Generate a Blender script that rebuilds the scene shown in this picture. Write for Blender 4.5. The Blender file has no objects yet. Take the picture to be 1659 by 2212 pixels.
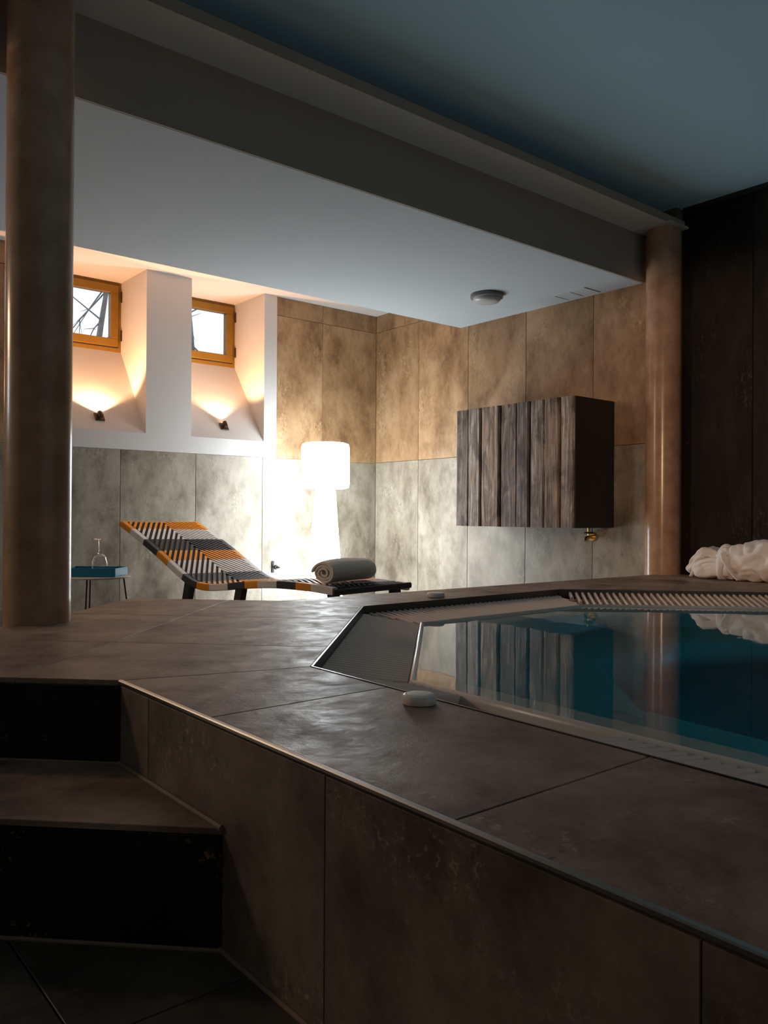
import bpy, bmesh, math, random
from mathutils import Vector, Matrix
from mathutils import noise as mnoise

random.seed(7)
S = bpy.context.scene
COL = S.collection
D2R = math.pi / 180

# ------------------------------------------------------------------ camera
# X runs along the window wall (to the right), Y towards the window wall, deck top is z = 0
EYE = Vector((0, 0, 0.39))
F_PX, YAW, PITCH, ROLL = 1745.3, 50.603 * D2R, 0.18 * D2R, 0.3385 * D2R
cam = bpy.data.cameras.new('camera')
cam.sensor_fit = 'HORIZONTAL'
cam.sensor_width = 36.0
cam.lens = 36.0 * F_PX / 1659.0
cam.clip_start = 0.02
camo = bpy.data.objects.new('camera', cam)
fw = Vector((math.cos(YAW) * math.cos(PITCH), math.sin(YAW) * math.cos(PITCH), math.sin(PITCH)))
rt = Vector((math.sin(YAW), -math.cos(YAW), 0))
up = rt.cross(fw)
r2 = math.cos(ROLL) * rt + math.sin(ROLL) * up
u2 = -math.sin(ROLL) * rt + math.cos(ROLL) * up
camo.matrix_world = Matrix(((r2.x, u2.x, -fw.x, EYE.x), (r2.y, u2.y, -fw.y, EYE.y),
                            (r2.z, u2.z, -fw.z, EYE.z), (0, 0, 0, 1)))
COL.objects.link(camo)
S.camera = camo

# ------------------------------------------------------------------ world, exposure
W = bpy.data.worlds.new('overcast_sky')
S.world = W
W.use_nodes = True
W.node_tree.nodes['Background'].inputs[0].default_value = (0.84, 0.92, 1.0, 1)
W.node_tree.nodes['Background'].inputs[1].default_value = 1.5
S.view_settings.view_transform = 'Standard'
S.view_settings.look = 'None'
S.view_settings.gamma = 1.0
S.view_settings.use_curve_mapping = False
S.view_settings.exposure = 0.0
S.cycles.use_denoising = True
S.cycles.max_bounces = 12
S.cycles.diffuse_bounces = 5
S.cycles.glossy_bounces = 5
S.cycles.transmission_bounces = 8
S.cycles.transparent_max_bounces = 12
S.cycles.sample_clamp_indirect = 4.0
LAMP_GLOW = 22.0          # floor lamp body and shade
SPOT_W = 62.0             # niche spots
POOL_LAMP_W = 12.0         # lamp under water
CORNER_SPOT_W = 430.0     # unseen warm spot added behind the viewpoint
SIDE_LAMP_W = 95.0        # warm spot in the part of the room left of the frame
SIDE_FILL_W = 22.0  # added cool fill, stands in for daylight of unseen windows further left


def light(name, kind, loc, energy, color, **kw):
    l = bpy.data.lights.new(name, kind)
    l.energy = energy
    l.color = color
    for k, v in kw.items():
        setattr(l, k, v)
    o = bpy.data.objects.new(name, l)
    o.location = loc
    COL.objects.link(o)
    return o


def aim(o, direction):
    o.rotation_euler = Vector(direction).to_track_quat('-Z', 'Y').to_euler()


# a lamp under water in the side of the pool, a warm spot and an added cool fill in the room left of the frame
pl = light('underwater_light', 'AREA', (3.55, 0.25, -0.45), POOL_LAMP_W, (0.35, 0.9, 1.0), shape='DISK', size=0.25)
aim(pl, (-1.0, 0.75, -0.35))
bl = light('side_room_spot', 'SPOT', (-1.9, 5.9, 1.85), SIDE_LAMP_W, (1.0, 0.68, 0.42), spot_size=84 * D2R, spot_blend=0.5, shadow_soft_size=0.15)
aim(bl, Vector((1.1, 1.9, -0.2)) - Vector((-1.9, 5.9, 1.85)))
wl = light('side_fill_light', 'POINT', (-1.7, 5.6, 1.3), SIDE_FILL_W, (0.80, 0.91, 1.0), shadow_soft_size=0.2)

# an unseen warm spot added behind the viewpoint to brighten the far corner of the pool
ts = light('corner_fill_spot', 'SPOT', (-2.2, -1.0, 1.25), CORNER_SPOT_W, (1.0, 0.60, 0.36), spot_size=19 * D2R, spot_blend=0.6, shadow_soft_size=0.05)
aim(ts, Vector((4.93, 2.75, 0.85)) - Vector((-2.2, -1.0, 1.25)))

# ------------------------------------------------------------------ helpers
def setp(o, label=None, cat=None, group=None, kind=None):
    if label: o['label'] = label
    if cat: o['category'] = cat
    if group: o['group'] = group
    if kind: o['kind'] = kind
    return o


def link(name, me, mat, parent=None):
    o = bpy.data.objects.new(name, me)
    if mat is not None:
        for m in (mat if isinstance(mat, (list, tuple)) else [mat]):
            me.materials.append(m)
    COL.objects.link(o)
    if parent is not None:
        o.parent = parent
        o.matrix_parent_inverse = Matrix.Translation(-Vector(parent.location)) if parent.rotation_euler.z == 0 else parent.matrix_basis.inverted()
    return o


def empty(name, loc):
    o = bpy.data.objects.new(name, None)
    o.location = loc
    o.empty_display_size = 0.1
    COL.objects.link(o)
    return o


def finish(bm, name, mat, parent=None, smooth=False, recentre=True, bevel=0, seg=2):
    bmesh.ops.recalc_face_normals(bm, faces=bm.faces)
    if bevel:
        bmesh.ops.bevel(bm, geom=list(bm.edges), offset=bevel, segments=seg, affect='EDGES', profile=0.5, clamp_overlap=True)
    c = Vector((0, 0, 0))
    if recentre and bm.verts:
        lo = Vector([min(v.co[i] for v in bm.verts) for i in range(3)])
        hi = Vector([max(v.co[i] for v in bm.verts) for i in range(3)])
        c = (lo + hi) / 2
        for v in bm.verts: v.co -= c
    me = bpy.data.meshes.new(name)
    bm.to_mesh(me)
    bm.free()
    if smooth:
        me.polygons.foreach_set('use_smooth', [True] * len(me.polygons))
    o = bpy.data.objects.new(name, me)
    for m in (mat if isinstance(mat, (list, tuple)) else [mat]):
        me.materials.append(m)
    COL.objects.link(o)
    if parent is not None:
        o.parent = parent
        o.location = c - Vector(parent_world(parent))
    else:
        o.location = c
    return o


def parent_world(p):
    v = Vector(p.location)
    while p.parent is not None:
        p = p.parent
        v = v + Vector(p.location)
    return v


def add_box(bm, lo, hi):
    x0, y0, z0 = lo; x1, y1, z1 = hi
    v = [bm.verts.new(p) for p in ((x0, y0, z0), (x1, y0, z0), (x1, y1, z0), (x0, y1, z0), (x0, y0, z1), (x1, y0, z1), (x1, y1, z1), (x0, y1, z1))]
    for f in ((0, 3, 2, 1), (4, 5, 6, 7), (0, 1, 5, 4), (1, 2, 6, 5), (2, 3, 7, 6), (3, 0, 4, 7)):
        bm.faces.new([v[i] for i in f])


def box(name, lo, hi, mat, parent=None, bevel=0, seg=2):
    bm = bmesh.new()
    add_box(bm, lo, hi)
    return finish(bm, name, mat, parent, bevel=bevel, seg=seg)


def add_prism(bm, pts, off):
    """pts: planar loop of 3D points, off: extrusion vector"""
    n = len(pts)
    a = [bm.verts.new(Vector(p)) for p in pts]
    b = [bm.verts.new(Vector(p) + Vector(off)) for p in pts]
    bm.faces.new(a)
    bm.faces.new(list(reversed(b)))
    for i in range(n):
        j = (i + 1) % n
        bm.faces.new([a[j], a[i], b[i], b[j]])


def offset_poly(poly, d):
    """inset a CCW (or CW) 2D polygon by d towards its inside"""
    n = len(poly)
    area = sum(poly[i][0] * poly[(i + 1) % n][1] - poly[(i + 1) % n][0] * poly[i][1] for i in range(n))
    sg = 1 if area > 0 else -1
    out = []
    for i in range(n):
        p0, p1, p2 = Vector(poly[i - 1]), Vector(poly[i]), Vector(poly[(i + 1) % n])
        e1 = (p1 - p0).normalized(); e2 = (p2 - p1).normalized()
        n1 = Vector((-e1.y, e1.x)) * sg; n2 = Vector((-e2.y, e2.x)) * sg
        k = 1 + n1.dot(n2)
        out.append(p1 + (n1 + n2) * (d / max(k, 0.15)))
    return [(q.x, q.y) for q in out]


def tile(poly, origin, ua, va, thick, mat, parent, gap=0.0035, cham=0.0012, name='tile'):
    """tile face polygon in plane coords (ua, va), front along ua x va"""
    o = Vector(origin); ua = Vector(ua); va = Vector(va); nn = ua.cross(va)
    q0 = offset_poly(poly, gap / 2)
    q1 = offset_poly(poly, gap / 2 + cham)
    bm = bmesh.new()
    P = lambda q, h: o + ua * q[0] + va * q[1] + nn * h
    L = [[bm.verts.new(P(q, h)) for q in qq] for qq, h in ((q0, -thick), (q0, -cham), (q1, 0))]
    n = len(poly)
    bm.faces.new(L[0]); bm.faces.new(L[2])
    for k in (0, 1):
        for i in range(n):
            j = (i + 1) % n
            bm.faces.new([L[k][i], L[k][j], L[k + 1][j], L[k + 1][i]])
    return finish(bm, name, mat, parent)


def add_lathe(bm, prof, centre, n=32, axis=None):
    """prof: list of (r, h)"""
    c = Vector(centre)
    az = Vector(axis).normalized() if axis else Vector((0, 0, 1))
    ax = az.orthogonal().normalized() if axis else Vector((1, 0, 0))
    ay = az.cross(ax)
    rings = []
    for r, h in prof:
        if r < 1e-6:
            rings.append([bm.verts.new(c + az * h)])
        else:
            rings.append([bm.verts.new(c + az * h + (ax * math.cos(t) + ay * math.sin(t)) * r) for t in (2 * math.pi * k / n for k in range(n))])
    for A, B in zip(rings, rings[1:]):
        if len(A) == 1 and len(B) == 1: continue
        for k in range(n):
            j = (k + 1) % n
            if len(A) == 1: bm.faces.new([A[0], B[j], B[k]])
            elif len(B) == 1: bm.faces.new([A[k], A[j], B[0]])
            else: bm.faces.new([A[k], A[j], B[j], B[k]])


def lathe(name, prof, centre, mat, parent=None, n=32, axis=None, smooth=True):
    bm = bmesh.new()
    add_lathe(bm, prof, centre, n, axis)
    o = finish(bm, name, mat, parent, smooth=False)
    if smooth:
        shade(o)
    return o


def shade(o, ang=40):
    me = o.data
    me.polygons.foreach_set('use_smooth', [True] * len(me.polygons))
    bm = bmesh.new(); bm.from_mesh(me)
    for e in bm.edges:
        if len(e.link_faces) == 2 and e.calc_face_angle(0) > ang * D2R: e.smooth = False
    bm.to_mesh(me); bm.free()


def add_tube(bm, pts, r, n=8, caps=True):
    """round tube along points, r a number or list"""
    pts = [Vector(p) for p in pts]
    m = len(pts)
    rs = r if isinstance(r, (list, tuple)) else [r] * m
    prev = None; rings = []
    for i, p in enumerate(pts):
        t = (pts[min(i + 1, m - 1)] - pts[max(i - 1, 0)]).normalized()
        if prev is None: a = t.orthogonal().normalized()
        else: a = (prev - t * prev.dot(t)).normalized()
        prev = a
        b = t.cross(a)
        rings.append([bm.verts.new(p + (a * math.cos(2 * math.pi * k / n) + b * math.sin(2 * math.pi * k / n)) * rs[i]) for k in range(n)])
    for A, B in zip(rings, rings[1:]):
        for k in range(n):
            j = (k + 1) % n
            bm.faces.new([A[k], A[j], B[j], B[k]])
    if caps:
        bm.faces.new(rings[0]); bm.faces.new(rings[-1])


def tube(name, pts, r, mat, parent=None, n=8):
    bm = bmesh.new()
    add_tube(bm, pts, r, n)
    o = finish(bm, name, mat, parent)
    shade(o, 60)
    return o


# ------------------------------------------------------------------ materials
def newmat(name):
    m = bpy.data.materials.new(name)
    m.use_nodes = True
    nt = m.node_tree
    return m, nt, nt.nodes['Principled BSDF']


def N(nt, typ, **kw):
    n = nt.nodes.new(typ)
    for k, v in kw.items():
        if k == 'inp':
            for a, b in v.items(): n.inputs[a].default_value = b
        else: setattr(n, k, v)
    return n


def ramp(nt, stops, interp='LINEAR'):
    n = nt.nodes.new('ShaderNodeValToRGB')
    el = n.color_ramp.elements
    n.color_ramp.interpolation = interp
    while len(el) < len(stops): el.new(0.5)
    for e, (p, c) in zip(el, stops):
        e.position = p
        e.color = (*c, 1) if len(c) == 3 else c
    return n


def plain(name, col, rough=0.5, metal=0.0, spec=0.5, noise=0.0, scale=20, bump=0.0, bscale=200):
    m, nt, b = newmat(name)
    b.inputs['Base Color'].default_value = (*col, 1)
    b.inputs['Roughness'].default_value = rough
    b.inputs['Metallic'].default_value = metal
    b.inputs['Specular IOR Level'].default_value = spec
    tc = N(nt, 'ShaderNodeTexCoord')
    if noise:
        nz = N(nt, 'ShaderNodeTexNoise', inp={'Scale': scale, 'Detail': 5})
        nt.links.new(tc.outputs['Object'], nz.inputs['Vector'])
        r = ramp(nt, [(0.3, tuple(c * (1 - noise) for c in col)), (0.7, tuple(min(1, c * (1 + noise)) for c in col))])
        nt.links.new(nz.outputs['Fac'], r.inputs['Fac'])
        nt.links.new(r.outputs['Color'], b.inputs['Base Color'])
    if bump:
        nb = N(nt, 'ShaderNodeTexNoise', inp={'Scale': bscale, 'Detail': 4})
        nt.links.new(tc.outputs['Object'], nb.inputs['Vector'])
        bp = N(nt, 'ShaderNodeBump', inp={'Strength': bump, 'Distance': 0.002})
        nt.links.new(nb.outputs['Fac'], bp.inputs['Height'])
        nt.links.new(bp.outputs['Normal'], b.inputs['Normal'])
    return m


def tile_mat(name, dark, mid, lite, fleck, rough=(0.35, 0.6), vstretch=1.0, fl=0.5, var=0.12, bump=0.25, spec=0.5, coarse=1.0):
    """mottled stone-look porcelain, each tile with a face of its own"""
    m, nt, b = newmat(name)
    L = nt.links.new
    tc = N(nt, 'ShaderNodeTexCoord')
    oi = N(nt, 'ShaderNodeObjectInfo')
    mul = N(nt, 'ShaderNodeVectorMath', operation='SCALE'); mul.inputs['Scale'].default_value = 37.0
    cmb = N(nt, 'ShaderNodeCombineXYZ')
    for k in range(3): L(oi.outputs['Random'], cmb.inputs[k])
    L(cmb.outputs[0], mul.inputs[0])
    add = N(nt, 'ShaderNodeVectorMath', operation='ADD')
    L(tc.outputs['Object'], add.inputs[0]); L(mul.outputs[0], add.inputs[1])
    mp = N(nt, 'ShaderNodeMapping'); mp.inputs['Scale'].default_value = (1, 1, 1 / vstretch)
    L(add.outputs[0], mp.inputs['Vector'])
    n1 = N(nt, 'ShaderNodeTexNoise', inp={'Scale': 3.6, 'Detail': 10, 'Roughness': 0.66, 'Distortion': 0.15})
    n2 = N(nt, 'ShaderNodeTexNoise', inp={'Scale': 11.0, 'Detail': 8, 'Roughness': 0.72, 'Distortion': 0.3})
    n3 = N(nt, 'ShaderNodeTexNoise', inp={'Scale': 60.0, 'Detail': 5, 'Roughness': 0.7})
    n4 = N(nt, 'ShaderNodeTexNoise', inp={'Scale': 4.2, 'Detail': 3, 'Roughness': 0.5, 'Distortion': 0.8})
    for n in (n1, n2, n3, n4): L(mp.outputs[0], n.inputs['Vector'])
    r1 = ramp(nt, [(0.34, dark), (0.49, mid), (0.64, lite)])
    L(n1.outputs['Fac'], r1.inputs['Fac'])
    r2_ = ramp(nt, [(0.33, (0.5, 0.47, 0.44)), (0.52, (1, 1, 1)), (0.75, (1.0, 0.97, 0.92))])
    L(n2.outputs['Fac'], r2_.inputs['Fac'])
    mx = N(nt, 'ShaderNodeMixRGB', blend_type='MULTIPLY', inp={'Fac': 0.6})
    L(r1.outputs[0], mx.inputs[1]); L(r2_.outputs[0], mx.inputs[2])
    # flecks: fine pits and pale specks inside soft patches
    patch = ramp(nt, [(0.54, (0, 0, 0)), (0.68, (1, 1, 1))]); L(n4.outputs['Fac'], patch.inputs['Fac'])
    pits = ramp(nt, [(0.56, (0, 0, 0)), (0.63, (1, 1, 1))]); L(n3.outputs['Fac'], pits.inputs['Fac'])
    mm = N(nt, 'ShaderNodeMath', operation='MULTIPLY'); L(patch.outputs[0], mm.inputs[0]); L(pits.outputs[0], mm.inputs[1])
    m2 = N(nt, 'ShaderNodeMath', operation='MULTIPLY', inp={1: fl}); L(mm.outputs[0], m2.inputs[0])
    mx2 = N(nt, 'ShaderNodeMixRGB'); mx2.inputs[2].default_value = (*fleck, 1)
    L(m2.outputs[0], mx2.inputs[0]); L(mx.outputs[0], mx2.inputs[1])
    dk = ramp(nt, [(0.36, (1, 1, 1)), (0.43, (0, 0, 0))]); L(n3.outputs['Fac'], dk.inputs['Fac'])
    mm3 = N(nt, 'ShaderNodeMath', operation='MULTIPLY'); L(patch.outputs[0], mm3.inputs[0]); L(dk.outputs[0], mm3.inputs[1])
    m4 = N(nt, 'ShaderNodeMath', operation='MULTIPLY', inp={1: 0.7}); L(mm3.outputs[0], m4.inputs[0])
    mx3 = N(nt, 'ShaderNodeMixRGB'); mx3.inputs[2].default_value = (*[c * 0.4 for c in dark], 1)
    L(m4.outputs[0], mx3.inputs[0]); L(mx2.outputs[0], mx3.inputs[1])
    b.inputs['Specular IOR Level'].default_value = spec
    hv = N(nt, 'ShaderNodeHueSaturation')
    vr = N(nt, 'ShaderNodeMapRange', inp={'To Min': 1 - var, 'To Max': 1 + var}); L(oi.outputs['Random'], vr.inputs['Value'])
    L(vr.outputs[0], hv.inputs['Value']); L(mx3.outputs[0], hv.inputs['Color'])
    L(hv.outputs[0], b.inputs['Base Color'])
    rr = N(nt, 'ShaderNodeMapRange', inp={'From Min': 0.3, 'From Max': 0.7, 'To Min': rough[0], 'To Max': rough[1]})
    L(n2.outputs['Fac'], rr.inputs['Value']); L(rr.outputs[0], b.inputs['Roughness'])
    bp = N(nt, 'ShaderNodeBump', inp={'Strength': bump, 'Distance': 0.003})
    sc2 = N(nt, 'ShaderNodeMath', operation='MULTIPLY', inp={1: coarse}); L(n2.outputs['Fac'], sc2.inputs[0])
    ad = N(nt, 'ShaderNodeMath', operation='ADD'); L(sc2.outputs[0], ad.inputs[0]); L(n3.outputs['Fac'], ad.inputs[1])
    L(ad.outputs[0], bp.inputs['Height']); L(bp.outputs[0], b.inputs['Normal'])
    return m


def emis(name, col, strength):
    m, nt, b = newmat(name)
    b.inputs['Base Color'].default_value = (0.9, 0.9, 0.9, 1)
    b.inputs['Emission Color'].default_value = (*col, 1)
    b.inputs['Emission Strength'].default_value = strength
    b.inputs['Roughness'].default_value = 0.4
    return m


M = {}
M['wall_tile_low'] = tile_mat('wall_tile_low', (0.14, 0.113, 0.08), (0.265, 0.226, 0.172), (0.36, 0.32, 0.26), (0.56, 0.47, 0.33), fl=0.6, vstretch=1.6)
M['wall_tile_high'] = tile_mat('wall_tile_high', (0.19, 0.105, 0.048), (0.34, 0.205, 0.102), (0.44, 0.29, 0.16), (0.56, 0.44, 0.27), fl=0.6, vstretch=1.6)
M['deck_tile'] = tile_mat('deck_tile', (0.14, 0.080, 0.054), (0.29, 0.180, 0.128), (0.42, 0.285, 0.21), (0.60, 0.47, 0.36), rough=(0.34, 0.66), fl=0.5, var=0.08, bump=0.45, coarse=0.22, spec=0.36)
M['face_tile'] = tile_mat('face_tile', (0.12, 0.09, 0.06), (0.235, 0.185, 0.13), (0.33, 0.27, 0.20), (0.62, 0.52, 0.38), rough=(0.4, 0.6), fl=0.6, var=0.06)
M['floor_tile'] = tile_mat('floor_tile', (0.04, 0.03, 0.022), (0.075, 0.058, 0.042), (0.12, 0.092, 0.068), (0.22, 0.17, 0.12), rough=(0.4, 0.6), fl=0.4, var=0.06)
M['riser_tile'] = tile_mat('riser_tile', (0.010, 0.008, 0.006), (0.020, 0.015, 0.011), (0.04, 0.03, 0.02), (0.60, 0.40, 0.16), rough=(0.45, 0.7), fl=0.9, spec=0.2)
M['dark_tile'] = tile_mat('dark_tile', (0.010, 0.008, 0.006), (0.018, 0.014, 0.010), (0.035, 0.026, 0.017), (0.34, 0.24, 0.11), rough=(0.45, 0.7), fl=0.28, vstretch=2.5, spec=0.2)
M['grout'] = plain('grout', (0.10, 0.08, 0.06), 0.9)
M['wall_grout'] = plain('wall_grout', (0.14, 0.11, 0.08), 0.9)
M['plaster'] = plain('plaster', (0.60, 0.58, 0.565), 0.9, bump=0.08, bscale=300)
M['ceiling_paint'] = plain('ceiling_paint', (0.48, 0.55, 0.605), 0.95)
M['ceiling_blue'] = plain('ceiling_blue', (0.44, 0.66, 0.78), 0.95)  # the pool's blue glow is put into this ceiling colour
M['bulkhead_paint'] = plain('bulkhead_paint', (0.42, 0.36, 0.31), 0.95)
M['soffit_lit'] = plain('soffit_lit', (0.84, 0.88, 0.90), 0.95)  # lighter than the bulkhead: light on the soffit put into the colour
M['metal'] = plain('brushed_steel', (0.55, 0.54, 0.52), 0.28, 1.0)
M['dark_metal'] = plain('dark_steel', (0.10, 0.10, 0.10), 0.35, 1.0)
M['black_paint'] = plain('black_paint', (0.018, 0.017, 0.016), 0.6)
M['bronze'] = plain('bronze', (0.06, 0.04, 0.03), 0.45, 0.7)
M['brass'] = plain('brass', (0.72, 0.48, 0.16), 0.25, 1.0)
M['shell'] = plain('pool_shell', (0.74, 0.67, 0.60), 0.3, noise=0.03, scale=3)
M['grate'] = plain('grate_plastic', (0.90, 0.73, 0.62), 0.4)
M['button'] = plain('button_plastic', (0.84, 0.76, 0.70), 0.4)
M['towel_white'] = plain('terry_white', (0.85, 0.81, 0.78), 0.95, bump=0.8, bscale=160)
M['towel_grey'] = plain('terry_grey', (0.76, 0.71, 0.64), 0.95, bump=0.8, bscale=160)
M['cord_orange'] = plain('cord_orange', (0.84, 0.31, 0.008), 0.6, bump=0.4, bscale=120)
M['cord_white'] = plain('cord_white', (0.78, 0.74, 0.70), 0.6, bump=0.4, bscale=120)
M['cord_black'] = plain('cord_black', (0.035, 0.035, 0.04), 0.6, bump=0.4, bscale=120)
M['weave_back'] = plain('weave_back', (0.03, 0.02, 0.016), 0.8)
M['wood_frame'] = plain('ochre_window_wood', (0.20, 0.105, 0.004), 0.5, noise=0.08, scale=15)
M['bark'] = plain('bark', (0.16, 0.15, 0.15), 0.9, noise=0.2)
M['snow'] = plain('snowy_ground', (0.55, 0.58, 0.60), 0.9)
M['tray_blue'] = plain('tray_blue', (0.0, 0.17, 0.27), 0.45)
M['table_top'] = plain('table_top', (0.55, 0.50, 0.42), 0.4)
M['lamp_glow'] = emis('lamp_glow', (0.88, 0.96, 1.0), LAMP_GLOW)
M['bulb_glow'] = emis('bulb_glow', (1.0, 0.62, 0.28), 30.0)
M['fixture_grey'] = plain('fixture_grey', (0.16, 0.17, 0.18), 0.5)
M['lens_grey'] = plain('lens_grey', (0.45, 0.47, 0.48), 0.35)


def column_mat():
    m, nt, b = newmat('column_terrazzo')
    L = nt.links.new
    tc = N(nt, 'ShaderNodeTexCoord')
    n1 = N(nt, 'ShaderNodeTexNoise', inp={'Scale': 7, 'Detail': 6, 'Roughness': 0.6})
    vo = N(nt, 'ShaderNodeTexVoronoi', inp={'Scale': 16, 'Randomness': 1})
    n2 = N(nt, 'ShaderNodeTexNoise', inp={'Scale': 90, 'Detail': 2})
    for n in (n1, vo, n2): L(tc.outputs['Object'], n.inputs['Vector'])
    r1 = ramp(nt, [(0.3, (0.36, 0.20, 0.115)), (0.55, (0.50, 0.31, 0.195)), (0.75, (0.58, 0.39, 0.265))])
    L(n1.outputs['Fac'], r1.inputs['Fac'])
    r2_ = ramp(nt, [(0.05, (1, 1, 1)), (0.10, (0, 0, 0))]); L(vo.outputs['Distance'], r2_.inputs['Fac'])
    # only a few cells carry a dark hole
    r3 = ramp(nt, [(0.72, (0, 0, 0)), (0.76, (1, 1, 1))]); L(vo.outputs['Color'], r3.inputs['Fac'])
    mm = N(nt, 'ShaderNodeMath', operation='MULTIPLY'); L(r2_.outputs[0], mm.inputs[0]); L(r3.outputs[0], mm.inputs[1])
    mx = N(nt, 'ShaderNodeMixRGB'); mx.inputs[2].default_value = (0.05, 0.035, 0.03, 1)
    L(mm.outputs[0], mx.inputs[0]); L(r1.outputs[0], mx.inputs[1])
    L(mx.outputs[0], b.inputs['Base Color'])
    b.inputs['Roughness'].default_value = 0.22
    bp = N(nt, 'ShaderNodeBump', inp={'Strength': 0.05, 'Distance': 0.002}); L(n2.outputs['Fac'], bp.inputs['Height'])
    L(bp.outputs[0], b.inputs['Normal'])
    return m


M['column'] = column_mat()


def wood_mat(name, dark, mid, lite):
    m, nt, b = newmat(name)
    L = nt.links.new
    tc = N(nt, 'ShaderNodeTexCoord'); oi = N(nt, 'ShaderNodeObjectInfo')
    cmb = N(nt, 'ShaderNodeCombineXYZ')
    mu = N(nt, 'ShaderNodeMath', operation='MULTIPLY', inp={1: 50}); L(oi.outputs['Random'], mu.inputs[0])
    for k in range(3): L(mu.outputs[0], cmb.inputs[k])
    add = N(nt, 'ShaderNodeVectorMath', operation='ADD'); L(tc.outputs['Object'], add.inputs[0]); L(cmb.outputs[0], add.inputs[1])
    mp = N(nt, 'ShaderNodeMapping'); mp.inputs['Scale'].default_value = (1, 14, 0.7); L(add.outputs[0], mp.inputs['Vector'])
    mp2 = N(nt, 'ShaderNodeMapping'); mp2.inputs['Scale'].default_value = (1, 1.6, 0.8); L(add.outputs[0], mp2.inputs['Vector'])
    n1 = N(nt, 'ShaderNodeTexNoise', inp={'Scale': 4, 'Detail': 10, 'Roughness': 0.7, 'Distortion': 0.5}); L(mp.outputs[0], n1.inputs['Vector'])
    n2 = N(nt, 'ShaderNodeTexNoise', inp={'Scale': 5, 'Detail': 4, 'Roughness': 0.6, 'Distortion': 1.0}); L(mp2.outputs[0], n2.inputs['Vector'])
    vo = N(nt, 'ShaderNodeTexVoronoi', inp={'Scale': 3.2}); L(mp2.outputs[0], vo.inputs['Vector'])
    r1 = ramp(nt, [(0.33, dark), (0.5, mid), (0.66, lite)]); L(n1.outputs['Fac'], r1.inputs['Fac'])
    r2_ = ramp(nt, [(0.38, (0.40, 0.36, 0.34)), (0.55, (1, 1, 1)), (0.7, (1.0, 0.86, 0.70))]); L(n2.outputs['Fac'], r2_.inputs['Fac'])
    mx = N(nt, 'ShaderNodeMixRGB', blend_type='MULTIPLY', inp={'Fac': 0.9}); L(r1.outputs[0], mx.inputs[1]); L(r2_.outputs[0], mx.inputs[2])
    kn = ramp(nt, [(0.03, (0.12, 0.10, 0.09)), (0.09, (1, 1, 1))]); L(vo.outputs['Distance'], kn.inputs['Fac'])
    mx2 = N(nt, 'ShaderNodeMixRGB', blend_type='MULTIPLY', inp={'Fac': 0.9}); L(mx.outputs[0], mx2.inputs[1]); L(kn.outputs[0], mx2.inputs[2])
    hv = N(nt, 'ShaderNodeHueSaturation')
    vr = N(nt, 'ShaderNodeMapRange', inp={'To Min': 0.55, 'To Max': 1.35}); L(oi.outputs['Random'], vr.inputs['Value'])
    L(vr.outputs[0], hv.inputs['Value']); L(mx2.outputs[0], hv.inputs['Color']); L(hv.outputs[0], b.inputs['Base Color'])
    b.inputs['Roughness'].default_value = 0.75
    bp = N(nt, 'ShaderNodeBump', inp={'Strength': 0.6, 'Distance': 0.006}); L(n1.outputs['Fac'], bp.inputs['Height']); L(bp.outputs[0], b.inputs['Normal'])
    return m


M['old_wood'] = wood_mat('old_wood', (0.06, 0.045, 0.036), (0.30, 0.235, 0.20), (0.62, 0.55, 0.50))
M['old_wood_brown'] = wood_mat('old_wood_brown', (0.055, 0.038, 0.028), (0.27, 0.185, 0.135), (0.56, 0.45, 0.36))
M['old_wood_dark'] = wood_mat('old_wood_dark', (0.035, 0.028, 0.023), (0.17, 0.125, 0.10), (0.36, 0.29, 0.24))


def pane_mat():
    m, nt, b = newmat('window_glass')
    nt.nodes.remove(b)
    out = nt.nodes['Material Output']
    t = N(nt, 'ShaderNodeBsdfTransparent'); g = N(nt, 'ShaderNodeBsdfGlossy', inp={'Roughness': 0.02})
    t.inputs[0].default_value = (0.95, 0.97, 0.97, 1)
    fr = N(nt, 'ShaderNodeFresnel', inp={'IOR': 1.35}); mx = N(nt, 'ShaderNodeMixShader')
    nt.links.new(fr.outputs[0], mx.inputs[0]); nt.links.new(t.outputs[0], mx.inputs[1]); nt.links.new(g.outputs[0], mx.inputs[2])
    nt.links.new(mx.outputs[0], out.inputs[0])
    return m


M['pane'] = pane_mat()


def glass_mat():
    m, nt, b = newmat('clear_glass')
    b.inputs['Base Color'].default_value = (1, 1, 1, 1)
    b.inputs['Transmission Weight'].default_value = 1
    b.inputs['Roughness'].default_value = 0.0
    b.inputs['IOR'].default_value = 1.48
    return m


M['glass'] = glass_mat()


def water_mat():
    m, nt, b = newmat('pool_water')
    L = nt.links.new
    b.inputs['Base Color'].default_value = (0.9, 1, 1, 1)
    b.inputs['Transmission Weight'].default_value = 1
    b.inputs['Roughness'].default_value = 0.02
    b.inputs['IOR'].default_value = 1.333
    tc = N(nt, 'ShaderNodeTexCoord')
    n1 = N(nt, 'ShaderNodeTexNoise', inp={'Scale': 5, 'Detail': 2})
    L(tc.outputs['Object'], n1.inputs['Vector'])
    bp = N(nt, 'ShaderNodeBump', inp={'Strength': 0.12, 'Distance': 0.004}); L(n1.outputs['Fac'], bp.inputs['Height'])
    L(bp.outputs[0], b.inputs['Normal'])
    va = N(nt, 'ShaderNodeVolumeAbsorption', inp={'Density': 2.6}); va.inputs['Color'].default_value = (0.12, 0.78, 0.84, 1)
    L(va.outputs[0], nt.nodes['Material Output'].inputs['Volume'])
    return m


M['water'] = water_mat()

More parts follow.
